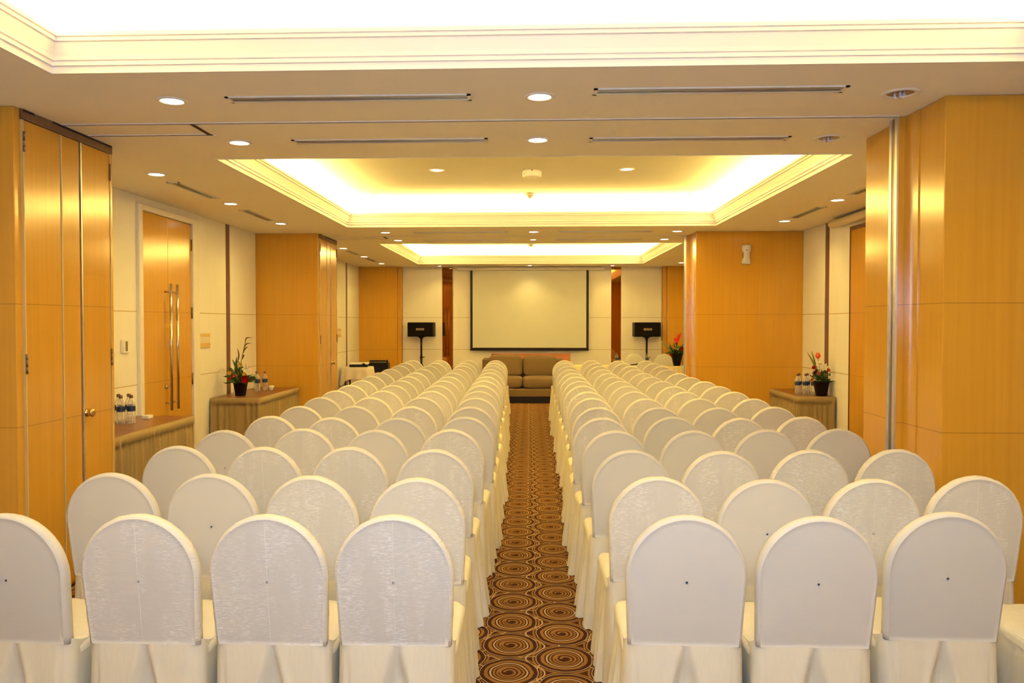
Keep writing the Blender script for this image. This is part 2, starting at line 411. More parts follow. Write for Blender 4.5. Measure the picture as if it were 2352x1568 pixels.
MB().box(-.022,0,.02,1.41,.01,2.60,0,.003).build('door_leaf',M_door,d)
MB().box(-.03,0,0,.02,0,2.64).box(-.03,0,1.41,1.42,0,2.64).box(-.03,0,.02,1.41,2.60,2.64).build('door_frame',M_darkwood,d)
# roller shade case over the right door
rc=thing('shade_case','long cream rounded shade case under the ceiling above the right side door','shade case',(XR-.10,7.4,2.705))
rs=[]
for y in (0,.01,1.88,1.90):
    s=.75 if y in (0,1.90) else 1
    rs.append([(.055*s*math.cos(a),y,.045*s*math.sin(a)) for a in [2*PI*q/16 for q in range(16)]])
MB().rings(rs,0,True,True,True,True).build('housing',M_cream,rc)
MB().box(.02,.095,.05,.09,-.02,.06).build('bracket',M_hinge,rc); MB().box(.02,.095,1.80,1.84,-.02,.06).build('bracket',M_hinge,rc)
# ------------------------------------------------------------------ ceiling fittings
WARM=(1,.70,.175)
def spot(x,y,z,e=55,ang=150,r=.05,col=WARM,name='downlight_lamp'):
    L=bpy.data.lights.new(name,'SPOT'); L.energy=e; L.color=col; L.spot_size=math.radians(ang); L.spot_blend=.9; L.shadow_soft_size=r
    o=bpy.data.objects.new(name,L); o.location=(x,y,z); C.objects.link(o); return o
def make_down():
    t=thing('downlight','x','downlight')
    MB().lathe([(.058,-.001),(.060,-.006),(.072,-.007),(.078,-.003),(.079,0)],n=28,caps=False).build('trim_ring',M_white,t)
    MB().lathe([(.0005,-.0035),(.03,-.0045),(.058,-.002)],n=28,caps=False).build('lamp',M_lamp,t)
    return t
dproto=make_down(); dfirst=[True]
def down(x,y,z,label,group,e=55,s=1,ang=150):
    if dfirst[0]: t=dproto; dfirst[0]=False
    else: t=copy_tree(dproto)
    t.location=(x,y,z); t['label']=label; t['group']=group; t.scale=(s,s,s)
    if e: spot(x,y,z-.02,e,ang)
    return t
ZW={0:'behind the camera',1:'nearest room',2:'middle room',3:'far room'}
SN={-1:'left',0:'centre',1:'right'}
E1=20
for sx,x in ((-1,-1.89),(0,.05)):
    down(x,4.21,HC,'lit downlight in the nearest ceiling strip, before the partition track, %s'%('left' if sx else 'centre'),'downlights along the first ceiling beam',E1)
    down(x,5.20,HC,'lit downlight just beyond the first partition track, %s'%('on the left' if sx else 'on the centre line'),'downlights along the first ceiling beam',E1)
for sx,x in ((-1,-1.88),(0,.045),(1,1.89)):
    nm={-1:'left one',0:'middle one',1:'right one'}[sx]
    down(x,10.45,HC,'small lit downlight beyond the middle tray ceiling, %s of its row of three'%nm,'downlights along the second ceiling beam',E1)
    if sx: down(x,11.45,HC,'small lit downlight just before the far tray ceiling, %s of its row'%nm,'downlights along the second ceiling beam',E1)
    else: down(x,11.45,HC,'faint little downlight on the centre line just before the far tray ceiling','downlights along the second ceiling beam',E1,.7)
for i,y in enumerate((6.28,7.86,9.46)):
    w=['nearest','middle','farthest'][i]
    down(-2.95,y,HC,'lit downlight in the left aisle soffit of the middle room, %s of three'%w,'downlights over the left side of the middle room',E1)
    down(2.94,y,HC,'lit downlight in the right aisle soffit of the middle room, %s of three'%w,'downlights over the right side of the middle room',E1)
for i,y in enumerate((12.66,14.26,15.96)):
    w=['nearest','middle','farthest'][i]
    down(-2.95,y,HC,'tiny lit downlight in the left soffit of the far room, %s of three'%w,'downlights over the left side of the far room',E1)
    down(2.97,y,HC,'tiny lit downlight in the right soffit of the far room, %s of three'%w,'downlights over the right side of the far room',E1)
down(-.93,8.05,TZ,'lit downlight in the middle tray ceiling, left of the white octagonal box','downlights in the middle tray ceiling',E1)
down(.96,8.08,TZ,'lit downlight in the middle tray ceiling, right of the white octagonal box','downlights in the middle tray ceiling',E1)
down(.0,16.62,HC,'small white downlight in front of the projection screen housing','downlights in front of the screen',24,.8,120)
down(-1.88,16.72,HC,'tiny downlight by the left mirror strip on the far wall','downlights in front of the screen',14,.7,120)
down(1.70,16.72,HC,'tiny downlight by the right mirror strip on the far wall','downlights in front of the screen',14,.7,120)
# unseen room lamps behind the camera: same fittings (light only where the photo cannot show the fitting)
for x in (-2.95,2.95):
    for y in (0.03,1.6,3.2): spot(x,y,HC-.02,E1*.6)
for x in (-.93,.96): spot(x,1.8,TZ-.02,E1)
# unlit lamps
def unlit(x,y,label):
    t=thing('unlit_downlight',label,'downlight',(x,y,HC),0,'unlit downlights on the right')
    MB().lathe([(.064,-.001),(.066,-.006),(.086,-.007),(.092,-.003),(.093,0)],n=28,caps=False).build('trim_ring',M_white,t)
    MB().lathe([(.0005,-.001),(.030,-.0015),(.064,-.002)],n=28,caps=False).build('reflector',M_amber,t)
    m=MB()
    for q in range(3):
        a=q*2*PI/3; 
        m.tube([(.016*math.cos(a),.016*math.sin(a),-.001),(.016*math.cos(a),.016*math.sin(a),-.022),(.022*math.cos(a+.6),.022*math.sin(a+.6),-.026),(.028*math.cos(a+.9),.028*math.sin(a+.9),-.022),(.028*math.cos(a+.9),.028*math.sin(a+.9),-.001)],.006,8)
    m.build('lamp_tube',M_lamptube,t)
unlit(1.89,4.22,'unlit recessed downlight with bare lamp tubes near the top of the nearest right pillar')
unlit(1.895,5.22,'unlit recessed downlight just beyond the first partition track on the right')
# linear air vents
def vent(x,y,L,label,group,alongy=False):
    t=thing('air_vent',label,'air vent',(x,y,HC),PI/2 if alongy else 0,group)
    h=L/2; w=.055
    MB().box(-h,h,-w,-w+.016,-.006,0).box(-h,h,w-.016,w,-.006,0).box(-h,-h+.02,-w,w,-.006,0).box(h-.02,h,-w,w,-.006,0).build('frame',M_white,t)
    MB().box(-h+.02,h-.02,-w+.016,w-.016,-.001,0).build('slot',M_dark,t)
    for q in (-.018,.018): MB().box(-h+.02,h-.02,q-.006,q+.006,-.006,-.001).build('vane',M_alu,t)
vent(-.945,4.20,1.28,'long slim air vent in the nearest ceiling strip, left of the central downlight','slim ceiling vents')
vent(.95,4.13,1.26,'long slim air vent in the nearest ceiling strip, right of the central downlight','slim ceiling vents')
vent(-.90,5.19,1.26,'long slim air vent just beyond the first partition track, left half','slim ceiling vents')
vent(1.01,5.21,1.26,'long slim air vent just beyond the first partition track, right half','slim ceiling vents')
for y,w in ((10.46,'beyond the middle tray ceiling'),(11.46,'just before the far tray ceiling')):
    vent(-.90,y,1.23,'thin distant air vent %s, left half'%w,'slim ceiling vents'); vent(.97,y,1.2,'thin distant air vent %s, right half'%w,'slim ceiling vents')
for x,s in ((-2.98,'left'),(2.95,'right')):
    for y,w,r in ((7.08,'nearer','middle'),(8.75,'farther','middle'),(13.45,'nearer','far'),(15.0,'farther','far')):
        vent(x,y,.88,'short air vent along the %s side soffit of the %s room, %s one'%(s,r,w),'side soffit vents',True)
# detectors and heads in the trays
bx=thing('ceiling_receiver','white octagonal box under the middle tray ceiling between two downlights','receiver box',(.02,8.15,TZ))
MB().lathe([(.092,0),(.096,-.015),(.096,-.055),(.088,-.062),(.0,-.062)],n=8,smooth=False).build('casing',M_white,bx)
MB().box(-.008,.008,-.099,-.094,-.012,-.002).box(-.08,-.072,-.06,-.05,-.04,-.03).build('clip',M_hinge,bx)
def det(x,y,z,label):
    t=thing('smoke_detector',label,'smoke detector',(x,y,z),0,'smoke detectors in the tray ceilings')
    MB().lathe([(.055,0),(.055,-.018),(.048,-.026),(.044,-.034)],n=20).build('base',M_cream,t)
    MB().lathe([(.03,-.034),(.03,-.052),(.022,-.058)],n=20).build('sensor_head',M_cream,t)
det(0,9.55,TZ,'round smoke detector near the far edge of the middle tray ceiling'); det(.02,15.7,TZ,'round smoke detector in the far tray ceiling')
def spr(x,y,label):
    t=thing('sprinkler_head',label,'sprinkler',(x,y,TZ),0,'sprinkler heads in the middle tray ceiling')
    MB().lathe([(.022,0),(.022,-.004)],n=14).build('escutcheon',M_white,t)
    MB().tube([(0,0,-.004),(0,0,-.045)],.006,8).lathe([(.016,-.045),(.016,-.048)],n=12).build('nozzle',M_chrome,t)
spr(-1.85,9.45,'little sprinkler head at the left of the middle tray ceiling'); spr(1.87,9.5,'little sprinkler head at the right of the middle tray ceiling')
# cove light strips
def area(x,y,z,sx,sy,e,col,rot=(0,0,0),name='cove_strip_light',spread=180):
    L=bpy.data.lights.new(name,'AREA'); L.shape='RECTANGLE'; L.size=sx; L.size_y=sy; L.energy=e; L.color=col; L.spread=math.radians(spread)
    o=bpy.data.objects.new(name,L); o.location=(x,y,z); o.rotation_euler=rot; C.objects.link(o); return o
COVE=(1,.72,.185)
for i,(y0,y1) in enumerate(CV):
    ly=y1-y0; ym=(y0+y1)/2; W=(20.0,31.0,30.0)[i]
    s=thing('cove_lamp','hidden warm tube lamps in the cove of the %s tray ceiling'%('nearest','middle','far')[i],'lamp',(0,ym,HC+.11))
    m=MB()
    for sx in (-1,1): m.tube([(sx*(CX+.15),-ly/2-.1,0),(sx*(CX+.15),ly/2+.1,0)],.013,8)
    for sy in (-1,1): m.tube([(-CX-.1,sy*(ly/2+.15),0),(CX+.1,sy*(ly/2+.15),0)],.013,8)
    m.build('tube',M_strip,s)
    for sx in (-1,1): area(sx*(CX+.14),ym,HC+.13,.16,ly+.2,W*ly,COVE,(PI,0,0))
    for sy in (-1,1): area(0,ym+sy*(ly/2+.14),HC+.13,2*CX,.16,W*2*CX,COVE,(PI,0,0))
# ------------------------------------------------------------------ chairs
def lean(z): return (.95-z)*.13
def outline(inset=0):
    hw=.204-inset; hb=.193-inset; zb=.488+inset*.3; top=.95-inset; zs=.735
    P=[]
    for i in range(9): u=i/9; P.append((-hb-(hw-hb)*u,zb+(zs-zb)*u))
    for i in range(29):
        a=PI-PI*i/28; P.append((hw*math.cos(a),zs+(top-zs)*math.sin(a)))
    for i in range(9): u=(i+1)/9; P.append((hw-(hw-hb)*u,zs-(zs-zb)*u))
    for i in range(1,8): u=i/8; P.append((hb-2*hb*u,zb))
    return P
def backrest(satin,seed):
    rnd=random.Random(seed); n=len(outline()); c=(0,.72)
    ph=[rnd.uniform(0,6.28) for _ in range(n)]
    def ring(inset,yo,s=1,pk=0,bulge=0):
        R=[]
        for i,(x,z) in enumerate(outline(inset)):
            X=c[0]+(x-c[0])*s; Z=c[1]+(z-c[1])*s
            if pk: 
                q=1+pk*math.sin(i*2.6+ph[i])
                X*=q; Z=c[1]+(Z-c[1])*q
            R.append((X,yo+lean(Z)-bulge*.5,Z))
        return R
    m=MB(); pk=.006 if satin else .0
    bk=[ring(.012,.0,s,0,.007*(1-s*s)) for s in (.02,.3,.55,.78,.93,1)]
    m.rings(bk,0,True)
    m.rings([ring(.012,0),ring(.0112,-.0004),ring(.0104,.0006),ring(.0090,.0018),ring(.0035,.005,1,pk),ring(0,.016,1,-pk),ring(0,.034,1,pk),ring(.004,.046,1,-pk),ring(.016,.054)],1,True)
    m.rings([ring(.016,.054,s,0,-.010*(1-s*s)) for s in (1,.8,.5,.02)],0,True)
    if satin:  # centre seam, a slightly raised ridge
        zs=[.505+.425*i/16 for i in range(17)]; off=rnd.uniform(-.004,.004)
        def yy(z): s=abs(z-.72)/.23; return lean(z)-.0035*(1-min(1,s)**2)-.0012
        V=[]
        for z in zs: V+=[(-.0016+off,yy(z)+.002,z),(off,yy(z)-.0006,z),(.0016+off,yy(z)+.002,z)]
        F=[]
        for i in range(16):
            for j in (0,1): F.append((i*3+j,i*3+j+1,i*3+4+j,i*3+3+j))
        m.add(V,F,1,True)
    return m
def rrect(t,hx,hy,r=.05):   # param 0..1 around, starting at the middle of the rear edge, counter-clockwise from above toward +x
    r=min(r,hx*.6,hy*.6); ax,ay=hx-r,hy-r; q=PI*r/2
    seg=[ax,q,2*ay,q,2*ax,q,2*ay,q,ax]; d=(t%1.0)*sum(seg)
    for i,L in enumerate(seg):
        if d<=L or i==8: break
        d-=L
    if i==0: return d,-hy
    if i==2: return hx,-ay+d
    if i==4: return ax-d,hy
    if i==6: return -hx,ay-d
    if i==8: return -ax+d,-hy
    a=d/r
    if i==1: return ax+r*math.sin(a),-ay-r*math.cos(a)
    if i==3: return ax+r*math.cos(a),ay+r*math.sin(a)
    if i==5: return -ax-r*math.sin(a),ay+r*math.cos(a)
    return -ax-r*math.cos(a),-ay-r*math.sin(a)
def skirt(seed,aisle=0):
    rnd=random.Random(seed); N=240; K=17; cy=.310
    fr=[(rnd.choice((9,11,13,16,19,23)),rnd.uniform(0,6.28),rnd.uniform(.5,1)) for _ in range(5)]
    rs=[]
    for k in range(K):
        t=k/(K-1); R=[]
        for i in range(N):
            u=(i+.5*math.sin(0))/N
            hx=.201+.008*t**.8; hy=.250+.020*t
            x,y=rrect(u,hx,hy)
            rear=max(0,-y/hy)**4
            topz=.470+.034*min(1,rear*1.6)
            z=topz*(1-t)+.006*t
            if t>.9: z+=.004*math.sin(i*.9+seed)
            fold=sum(a*math.sin(f*2*PI*u+p) for f,p,a in fr)/3.2
            side=1-.35*rear
            amp=.012*t**1.1*side
            L=math.hypot(x,y); nx,ny=x/L,y/L
            al=max(0,aisle*x/hx)**3*(1-.6*rear)
            q=amp*fold*(1+1.6*al)
            q+=al*(.020*t**1.2+.024*t*math.sin(y*36+seed*2.1+1.5*math.sin(y*11+seed)))
            # rear centre inverted pleat
            if y<0 and rear>.5:
                w=min(.045,.003+.13*t); dd=abs(x-.004)
                if dd<w: q-=.040*min(1,t*3.5)*(1-(dd/w)**3)
                elif dd<w+.03: q+=.008*min(1,t*3)*(1-(dd-w)/.03)
                for cx in (-.165,.165):
                    dd=abs(x-cx); 
                    if dd<.02*t+.004: q-=.022*t*(1-(dd/(.02*t+.004))**2)
            X=x+nx*q; Y=y+ny*q
            back=lean(.50)-.004 # rear line follows the back panel
            R.append((X,Y+cy+.0,z))
        rs.append(R)
    return MB().rings(rs,0,True)
def seat(seed):
    rnd=random.Random(seed+5); N=64; rs=[]
    for s,z in ((.02,.487),(.35,.488),(.65,.486),(.85,.482),(.95,.476),(1.0,.462),(1.0,.440)):
        R=[]
        for i in range(N):
            x,y=rrect(i/N,.207*s,.236*s); 
            R.append((x,y+.327,z+(.0018*math.sin(i*1.7+seed+s*9) if .3<s<1 else 0)))
        rs.append(R)
    return MB().rings(rs,0,True,True,True,False)
protos={}
def proto(satin,seed,aisle=0):
    k=(satin,seed,aisle)
    if k not in protos:
        bm=backrest(satin,seed); sm=seat(seed); km=skirt(seed+11,aisle)
        b=bm.build('backrest_cover',[M_satin if satin else M_plain,M_gather if satin else M_plain]); s=sm.build('seat_cover',M_cskirt); q=km.build('skirt',M_cskirt)
        for o in (b,s,q): C.objects.unlink(o)
        protos[k]=(b,s,q)
    return protos[k]
def chair(x,y,rz,satin,seed,label,group,aisle=0):
    t=thing('banquet_chair',label,'chair',(x,y,0),rz,group)
    for o in proto(satin,seed,aisle):
        c=o.copy(); C.objects.link(c); c.parent=t
    return t
ROWY=[2.66,3.37,4.12,4.83,5.47,6.16,6.91,7.57,8.24,8.93,9.62,10.33,11.15,12.0,12.8,13.75]
near={'L':[-.46,-.915,-1.37,-1.79],'R':[.53,.98,1.435,1.895]}
far={'L':[-.58,-1.05,-1.54,-2.02],'R':[.585,1.05,1.51,1.97]}
fix={('L',0,0):(-.46,2.66),('L',0,1):(-.89,2.65),('L',0,2):(-1.33,2.64),('L',0,3):(-1.785,2.63),
('L',1,0):(-.47,3.31),('L',1,1):(-.93,3.34),('L',1,2):(-1.37,3.37),('L',1,3):(-1.81,3.37),
('L',2,0):(-.49,4.07),('L',2,1):(-.94,4.13),('L',2,2):(-1.39,4.11),('L',2,3):(-1.85,4.13),
('L',3,0):(-.48,4.84),('L',3,1):(-.93,4.80),('L',3,2):(-1.385,4.84),('L',3,3):(-1.84,4.75),
('L',4,0):(-.445,5.49),('L',4,1):(-.90,5.42),('L',4,2):(-1.355,5.42),('L',4,3):(-1.80,5.49),
('R',0,0):(.53,2.70),('R',0,1):(.97,2.70),('R',0,2):(1.435,2.78),('R',0,3):(1.955,2.72),
('R',1,0):(.54,3.38),('R',1,1):(.985,3.34),('R',1,2):(1.43,3.37),('R',1,3):(1.89,3.45),
('R',2,0):(.52,4.09),('R',2,1):(.97,4.07),('R',2,2):(1.43,4.13),('R',2,3):(1.882,4.17),
('R',3,0):(.515,4.82),('R',3,1):(.985,4.84),('R',3,2):(1.435,4.90),('R',3,3):(1.885,4.96),
('R',4,0):(.495,5.48),('R',4,1):(.985,5.55),('R',4,2):(1.43,5.49),('R',4,3):(1.885,5.60),('R',5,3):(1.885,6.25)}
plain={('L',0,3),('R',0,0),('R',0,1),('R',0,2),('L',1,3),('L',1,2),('R',1,1),('L',2,3),('R',2,0)}
ORD=['nearest','second','third','fourth','fifth','sixth','seventh','eighth','ninth','tenth','eleventh','twelfth','thirteenth','fourteenth','fifteenth','farthest']
POSN=['aisle seat','second seat from the aisle','third seat from the aisle','outermost seat']
rr=random.Random(3)
for sd in ('L','R'):
    for i,y in enumerate(ROWY):
        t=max(0,(i-5)/10)
        for j in range(4):
            if (sd,i,j) in fix: X,Y=fix[(sd,i,j)]
            else: X=near[sd][j]*(1-t)+far[sd][j]*t+rr.uniform(-.010,.010); Y=y+rr.uniform(-.02,.02)
            if i in (10,11,12) and sd=='R': X=min(X,(.56,1.01,1.455,1.90)[j])
            sat=((sd,i,j) not in plain) if i<3 else rr.random()<.5
            seed=rr.randrange(3)
            look='shimmery seamed chair cover' if sat else 'smooth plain chair cover'
            lab='%s, %s row, %s, %s block'%(look,ORD[i],POSN[j],'left' if sd=='L' else 'right')
            chair(X,Y,rr.uniform(-.035,.035),sat,seed,lab,'covered chairs of the %s block'%('left' if sd=='L' else 'right'),0 if j else (1 if sd=='L' else -1))
# chairs behind the head table (facing the room)
chair(2.16,16.785,PI,False,1,'yellowish covered chair behind the head table, nearer the screen','chairs behind the head table')
chair(2.76,16.785,PI,False,2,'yellowish covered chair behind the head table, partly behind the flower pot','chairs behind the head table')
# ------------------------------------------------------------------ skirted side tables
def skirted(x0,x1,y0,y1,label,group,wallside,seed):
    t=thing('side_table',label,'table',((x0+x1)/2,(y0+y1)/2,0),0,group)
    hx,hy=(x1-x0)/2,(y1-y0)/2
    MB().box(-hx,hx,-hy,hy,.725,.75,0,.004).build('table_top',M_tabletop,t)
    # pleated skirt round three sides
    P=[]; step=.009
    sx=-1 if wallside=='L' else 1   # wall at sx side
    def seg(a,b):
        L=math.dist(a,b); n=int(L/step)
        for i in range(n): u=i/n; P.append((a[0]+(b[0]-a[0])*u,a[1]+(b[1]-a[1])*u,(b[1]-a[1])/L,-(b[0]-a[0])/L))
    seg((sx*hx,-hy),(-sx*hx,-hy)); seg((-sx*hx,-hy),(-sx*hx,hy)); seg((-sx*hx,hy),(sx*hx,hy))
    rnd=random.Random(seed); rs=[]; phs=[rnd.uniform(-.9,.9) for _ in P]
    sgn=None
    for z,am in ((.7505,-2),(.746,-1),(.682,-1),(.679,.018),(.64,.024),(.5,.030),(.3,.034),(.1,.036),(.005,.036)):
        R=[]
        for i,(x,y,nx,ny) in enumerate(P):
            # outward direction
            if nx*x+ny*y<0: nx,ny=-nx,-ny
            ph=i*step*2*PI/.075+1.7*math.sin(i*.19+seed)+1.1*math.sin(i*.071)
            q=(.0 if am<-1.5 else .020) if am<0 else .003+am*(.5+.5*math.sin(ph))**1.6*(.75+.25*math.sin(i*.11+2))
            R.append((x+nx*q,y+ny*q,z))
        rs.append(R)
    MB().rings(rs,0,True,False).build('pleated_skirt',M_skirt,t)
    for ax in (-hx+.04,hx-.04):
        for ay in (-hy+.04,hy-.04): MB().tube([(ax,ay,0),(ax,ay,.725)],.016,10).build('leg',M_hinge,t)
    return t
skirted(XL+.04,-3.06,5.40,7.18,'skirted side table with bottles by the wooden double doors, nearest on the left','skirted side tables','L',1)
skirted(XL+.04,-3.04,8.93,10.42,'skirted side table with flower pot on the left, before the wooden pillar','skirted side tables','L',2)
skirted(3.08,XR-.04,9.33,10.42,'skirted side table with tulip pot and bottles on the right','skirted side tables','R',3)
# bottles
def make_bottle():
    t=thing('water_bottle','x','bottle')
    MB().lathe([(.028,0),(.031,.006),(.031,.05),(.029,.055),(.031,.06),(.031,.15),(.027,.165),(.014,.190),(.0125,.20)],n=18).build('bottle_body',M_clear,t)
    MB().lathe([(.0316,.095),(.0318,.097),(.0318,.133),(.0316,.135)],n=18,caps=False).build('label_band',M_blue,t)
    MB().lathe([(.0145,.198),(.015,.20),(.015,.218),(.013,.221)],n=14).build('cap',M_cap,t)
    return t
bp=make_bottle(); bfirst=[True]
def bottle(x,y,z,label,group,s=1):
    t=bp if bfirst[0] else copy_tree(bp); bfirst[0]=False
    t.location=(x,y,z); t['label']=label; t['group']=group; t.scale=(s,s,s); t.rotation_euler=(0,0,random.uniform(0,6))
g='water bottles on the nearest left side table'
for (x,y,l) in ((-3.355,6.64,'rightmost bottle'),(-3.425,6.60,'second from the right'),(-3.455,6.49,'leftmost, at the pillar edge'),(-3.435,6.76,'rear right one'),(-3.505,6.72,'rear left one')):
    bottle(x,y,.75,'clear water bottle with blue label on nearest left table, '+l,g,1.08)
g='water bottles on the left flower table'
for (x,y,l) in ((-3.36,9.80,'nearest the red rose'),(-3.31,9.93,'rightmost one'),(-3.42,9.95,'rear one')):
    bottle(x,y,.75,'clear water bottle behind the left flower pot, '+l,g,1.08)
g='water bottles on the right flower table'
for (x,y,l) in ((3.19,9.72,'leftmost one'),(3.25,9.85,'second from left'),(3.27,9.68,'front middle one'),(3.33,9.80,'third from left'),(3.36,9.66,'one nearest the pot')):
    bottle(x,y,.75,'clear water bottle on the right flower table, '+l,g,1.08)
bottle(1.71,15.95,.755,'water bottle on the head table in front of the right mirror strip','water bottles on the head table',1.1)
bottle(2.31,15.95,.755,'water bottle on the head table below the right loudspeaker','water bottles on the head table',1.1)
# small white items
cb=MB().box(-.03,.03,-.045,.045,0,.030,0,.004).build('sugar_box',M_white); cb.location=(-3.38,6.98,.75); tag(cb,'small white box on the nearest left side table beside the bottles','box')
cup=thing('white_cup','small white cup beside the bottles on the left flower table','cup',(-3.245,9.98,.75))
MB().lathe([(.02,0),(.03,.03),(.034,.055),(.031,.055),(.018,.006)],n=18,caps=False).build('bowl',M_white,cup)
# ------------------------------------------------------------------ flower arrangements
def blade(m,p0,p1,bend,w,mi=0,n=9,side=None):
    p0=Vector(p0);p1=Vector(p1);d=p1-p0; b=Vector(bend); s=Vector(side) if side else d.cross(Vector((0,1,.2))).normalized()
    V=[]
    for i in range(n+1):
        u=i/n; p=p0+d*u+b*(math.sin(PI*u)); ww=w*math.sin(PI*min(.98,u*.9+.08))**.8
        c=Vector((0,-1,0))*ww*.25
        V+= [p-s*ww,p+c,p+s*ww]
    F=[]
    for i in range(n):
        for j in (0,1): F.append((i*3+j,i*3+j+1,i*3+j+4,i*3+j+3))
    m.add(V,F,mi,True)
    return m
def rose(c,r,mt,parent,name='rose',layers=4):
    m=MB()
    for L in range(layers):
        k=5; rad=r*(.35+.65*L/(layers-1))
        for q in range(k):
            a=2*PI*q/k+L*.6; V=[]
            nu,nv=5,5
            for iu in range(nu):
                for iv in range(nv):
                    th=a+(iu/(nu-1)-.5)*1.6; h=iv/(nv-1)
                    rr_=rad*(.35+.65*math.sin(h*PI*.55))*(1+.08*math.sin(iu*2))
                    # flower faces the camera (-y)
                    V.append((c[0]+rr_*math.cos(th),c[1]-r*.9*h*(1-.35*L/layers)+r*.3,c[2]+rr_*math.sin(th)))
            F=[(i*nv+j,i*nv+j+1,(i+1)*nv+j+1,(i+1)*nv+j) for i in range(nu-1) for j in range(nv-1)]
            m.add(V,F,0,True)
    m.blob(c,(r*.35,r*.35,r*.35),8)
    return m.build(name,mt,parent)
def petal_flower(c,r,mt,parent,name,k=6,up=0.2):
    m=MB()
    for q in range(k):
        a=2*PI*q/k; blade(m,c,(c[0]+r*math.cos(a),c[1]-r*.35,c[2]+r*math.sin(a)+up*r),(0,-r*.25,0),r*.30,0,6,(-math.sin(a),0,math.cos(a)))
    m.blob((c[0],c[1]-.2*r,c[2]),(r*.2,)*3,8)
    return m.build(name,mt,parent)
def tulip(c,h,r,mt,parent,base):
    m=MB()
    for q in range(6):
        a=2*PI*q/6; V=[]
        for i in range(7):
            u=i/6; rr_=r*math.sin(PI*min(.86,u*.80+.10))*(1 if q%2 else .92)
            w=.62*math.sin(PI*min(.97,u*.85+.1))
            for s in (-1,0,1):
                V.append((c[0]+rr_*math.cos(a+s*w),c[1]+rr_*math.sin(a+s*w),c[2]-h/2+h*u-(.006 if s and i==6 else 0)))
        F=[(i*3+j,i*3+j+1,i*3+j+4,i*3+j+3) for i in range(6) for j in (0,1)]
        m.add(V,F,0,True)
    m.build('tulip',mt,parent)
    MB().tube([base,((c[0]+base[0])/2+.004,(c[1]+base[1])/2,(c[2]-h/2+base[2])/2),(c[0],c[1],c[2]-h/2)],.003,6).build('stem',M_leaf2,parent)
def pot(parent,rt,rb,h,n=4,square=True):
    m=MB()
    k=4 if square else 20
    def R(r,z): 
        if not square: return [(r*math.cos(2*PI*q/20),r*math.sin(2*PI*q/20),z) for q in range(20)]
        out=[]
        for q in range(24):
            x,y=rrect(q/24,r,r); out.append((x,y,z))
        return out
    m.rings([R(rb,0),R(rb*1.01,.003),R(rt,h-.012),R(rt+.004,h-.010),R(rt+.004,h),R(rt-.006,h),R(rt-.008,h-.02),R(.001,h-.022)],0,True,True,True,True)
    return m.build('pot',M_pot,parent)
def bushy(parent,c,rx,rz,n,mt,seed,w=.012,l=(.06,.11),name='foliage'):
    rnd=random.Random(seed); m=MB()
    for _ in range(n):
        a=rnd.uniform(0,2*PI); el=rnd.uniform(.0,1.35); L=rnd.uniform(*l)
        d=Vector((math.cos(a)*math.cos(el)*rx,math.sin(a)*math.cos(el)*rx*.8,math.sin(el)*rz))
        p0=Vector(c)+d*rnd.uniform(.05,.85); p1=p0+d.normalized()*L
        blade(m,p0,p1,(0,0,-.012+rnd.uniform(0,.02)),w*rnd.uniform(.7,1.3),0,5,Vector((-math.sin(a),math.cos(a),rnd.uniform(-1.5,1.5))).normalized())
    return m.build(name,mt,parent)
# left arrangement
f=thing('flower_arrangement','black pot of mixed flowers with a red rose and curling maroon leaves on left table','flower arrangement',(-3.36,9.22,.75))
pot(f,.072,.052,.15)
bushy(f,(0,0,.15),.14,.14,125,M_leaf,4,.015,(.06,.11))
bushy(f,(0,0,.17),.15,.10,45,M_leaf2,21,.012,(.06,.11),'pale_foliage')
m=MB(); blade(m,(-.03,0,.15),(-.13,0,.33),(-.01,0,.02),.022); blade(m,(-.02,0,.16),(-.09,-.01,.42),(.02,0,0),.020); blade(m,(-.02,0,.15),(-.04,0,.45),(-.02,0,0),.02); blade(m,(.0,0,.15),(-.02,0,.40),(.01,0,0),.02); blade(m,(-.03,0,.14),(-.20,0,.22),(0,0,.03),.02); m.build('broad_leaf',M_leaf,f)
m=MB().tube([(0,0,.15),(.01,0,.40),(.05,0,.58),(.075,0,.66)],[.006,.005,.004,.003],6); m.build('stem',M_leaf2,f)
m=MB(); blade(m,(.035,0,.50),(.14,0,.60),(-.02,0,.045),.007); blade(m,(.055,0,.60),(.155,0,.665),(-.03,0,.035),.006); blade(m,(.03,0,.48),(.09,0,.57),(-.01,0,.01),.009); blade(m,(-.035,0,.38),(-.035,0,.55),(.018,0,0),.008); blade(m,(.02,0,.42),(.045,0,.475),(0,0,.01),.012)
m.build('curling_leaf',M_maroon,f)
rose((.10,-0.12,.195),.044,M_red,f)
rose((.04,-0.11,.36),.026,M_yel,f,'yellow_bloom',3); rose((-.085,-0.11,.27),.024,M_yel,f,'yellow_bloom',3); rose((.085,-0.12,.255),.02,M_yel,f,'yellow_bloom',3)
petal_flower((-.165,-0.10,.29),.045,M_whf,f,'cream_lily'); petal_flower((.10,-0.09,.305),.05,M_whf,f,'cream_lily'); petal_flower((.13,-0.10,.27),.04,M_whf,f,'cream_lily')
for (x,z) in ((-.06,.225),(-.09,.20),(-.03,.235),(.0,.245)): rose((x,-0.12,z),.016,M_pink if x>-.05 else M_red,f,'small_bloom',2)
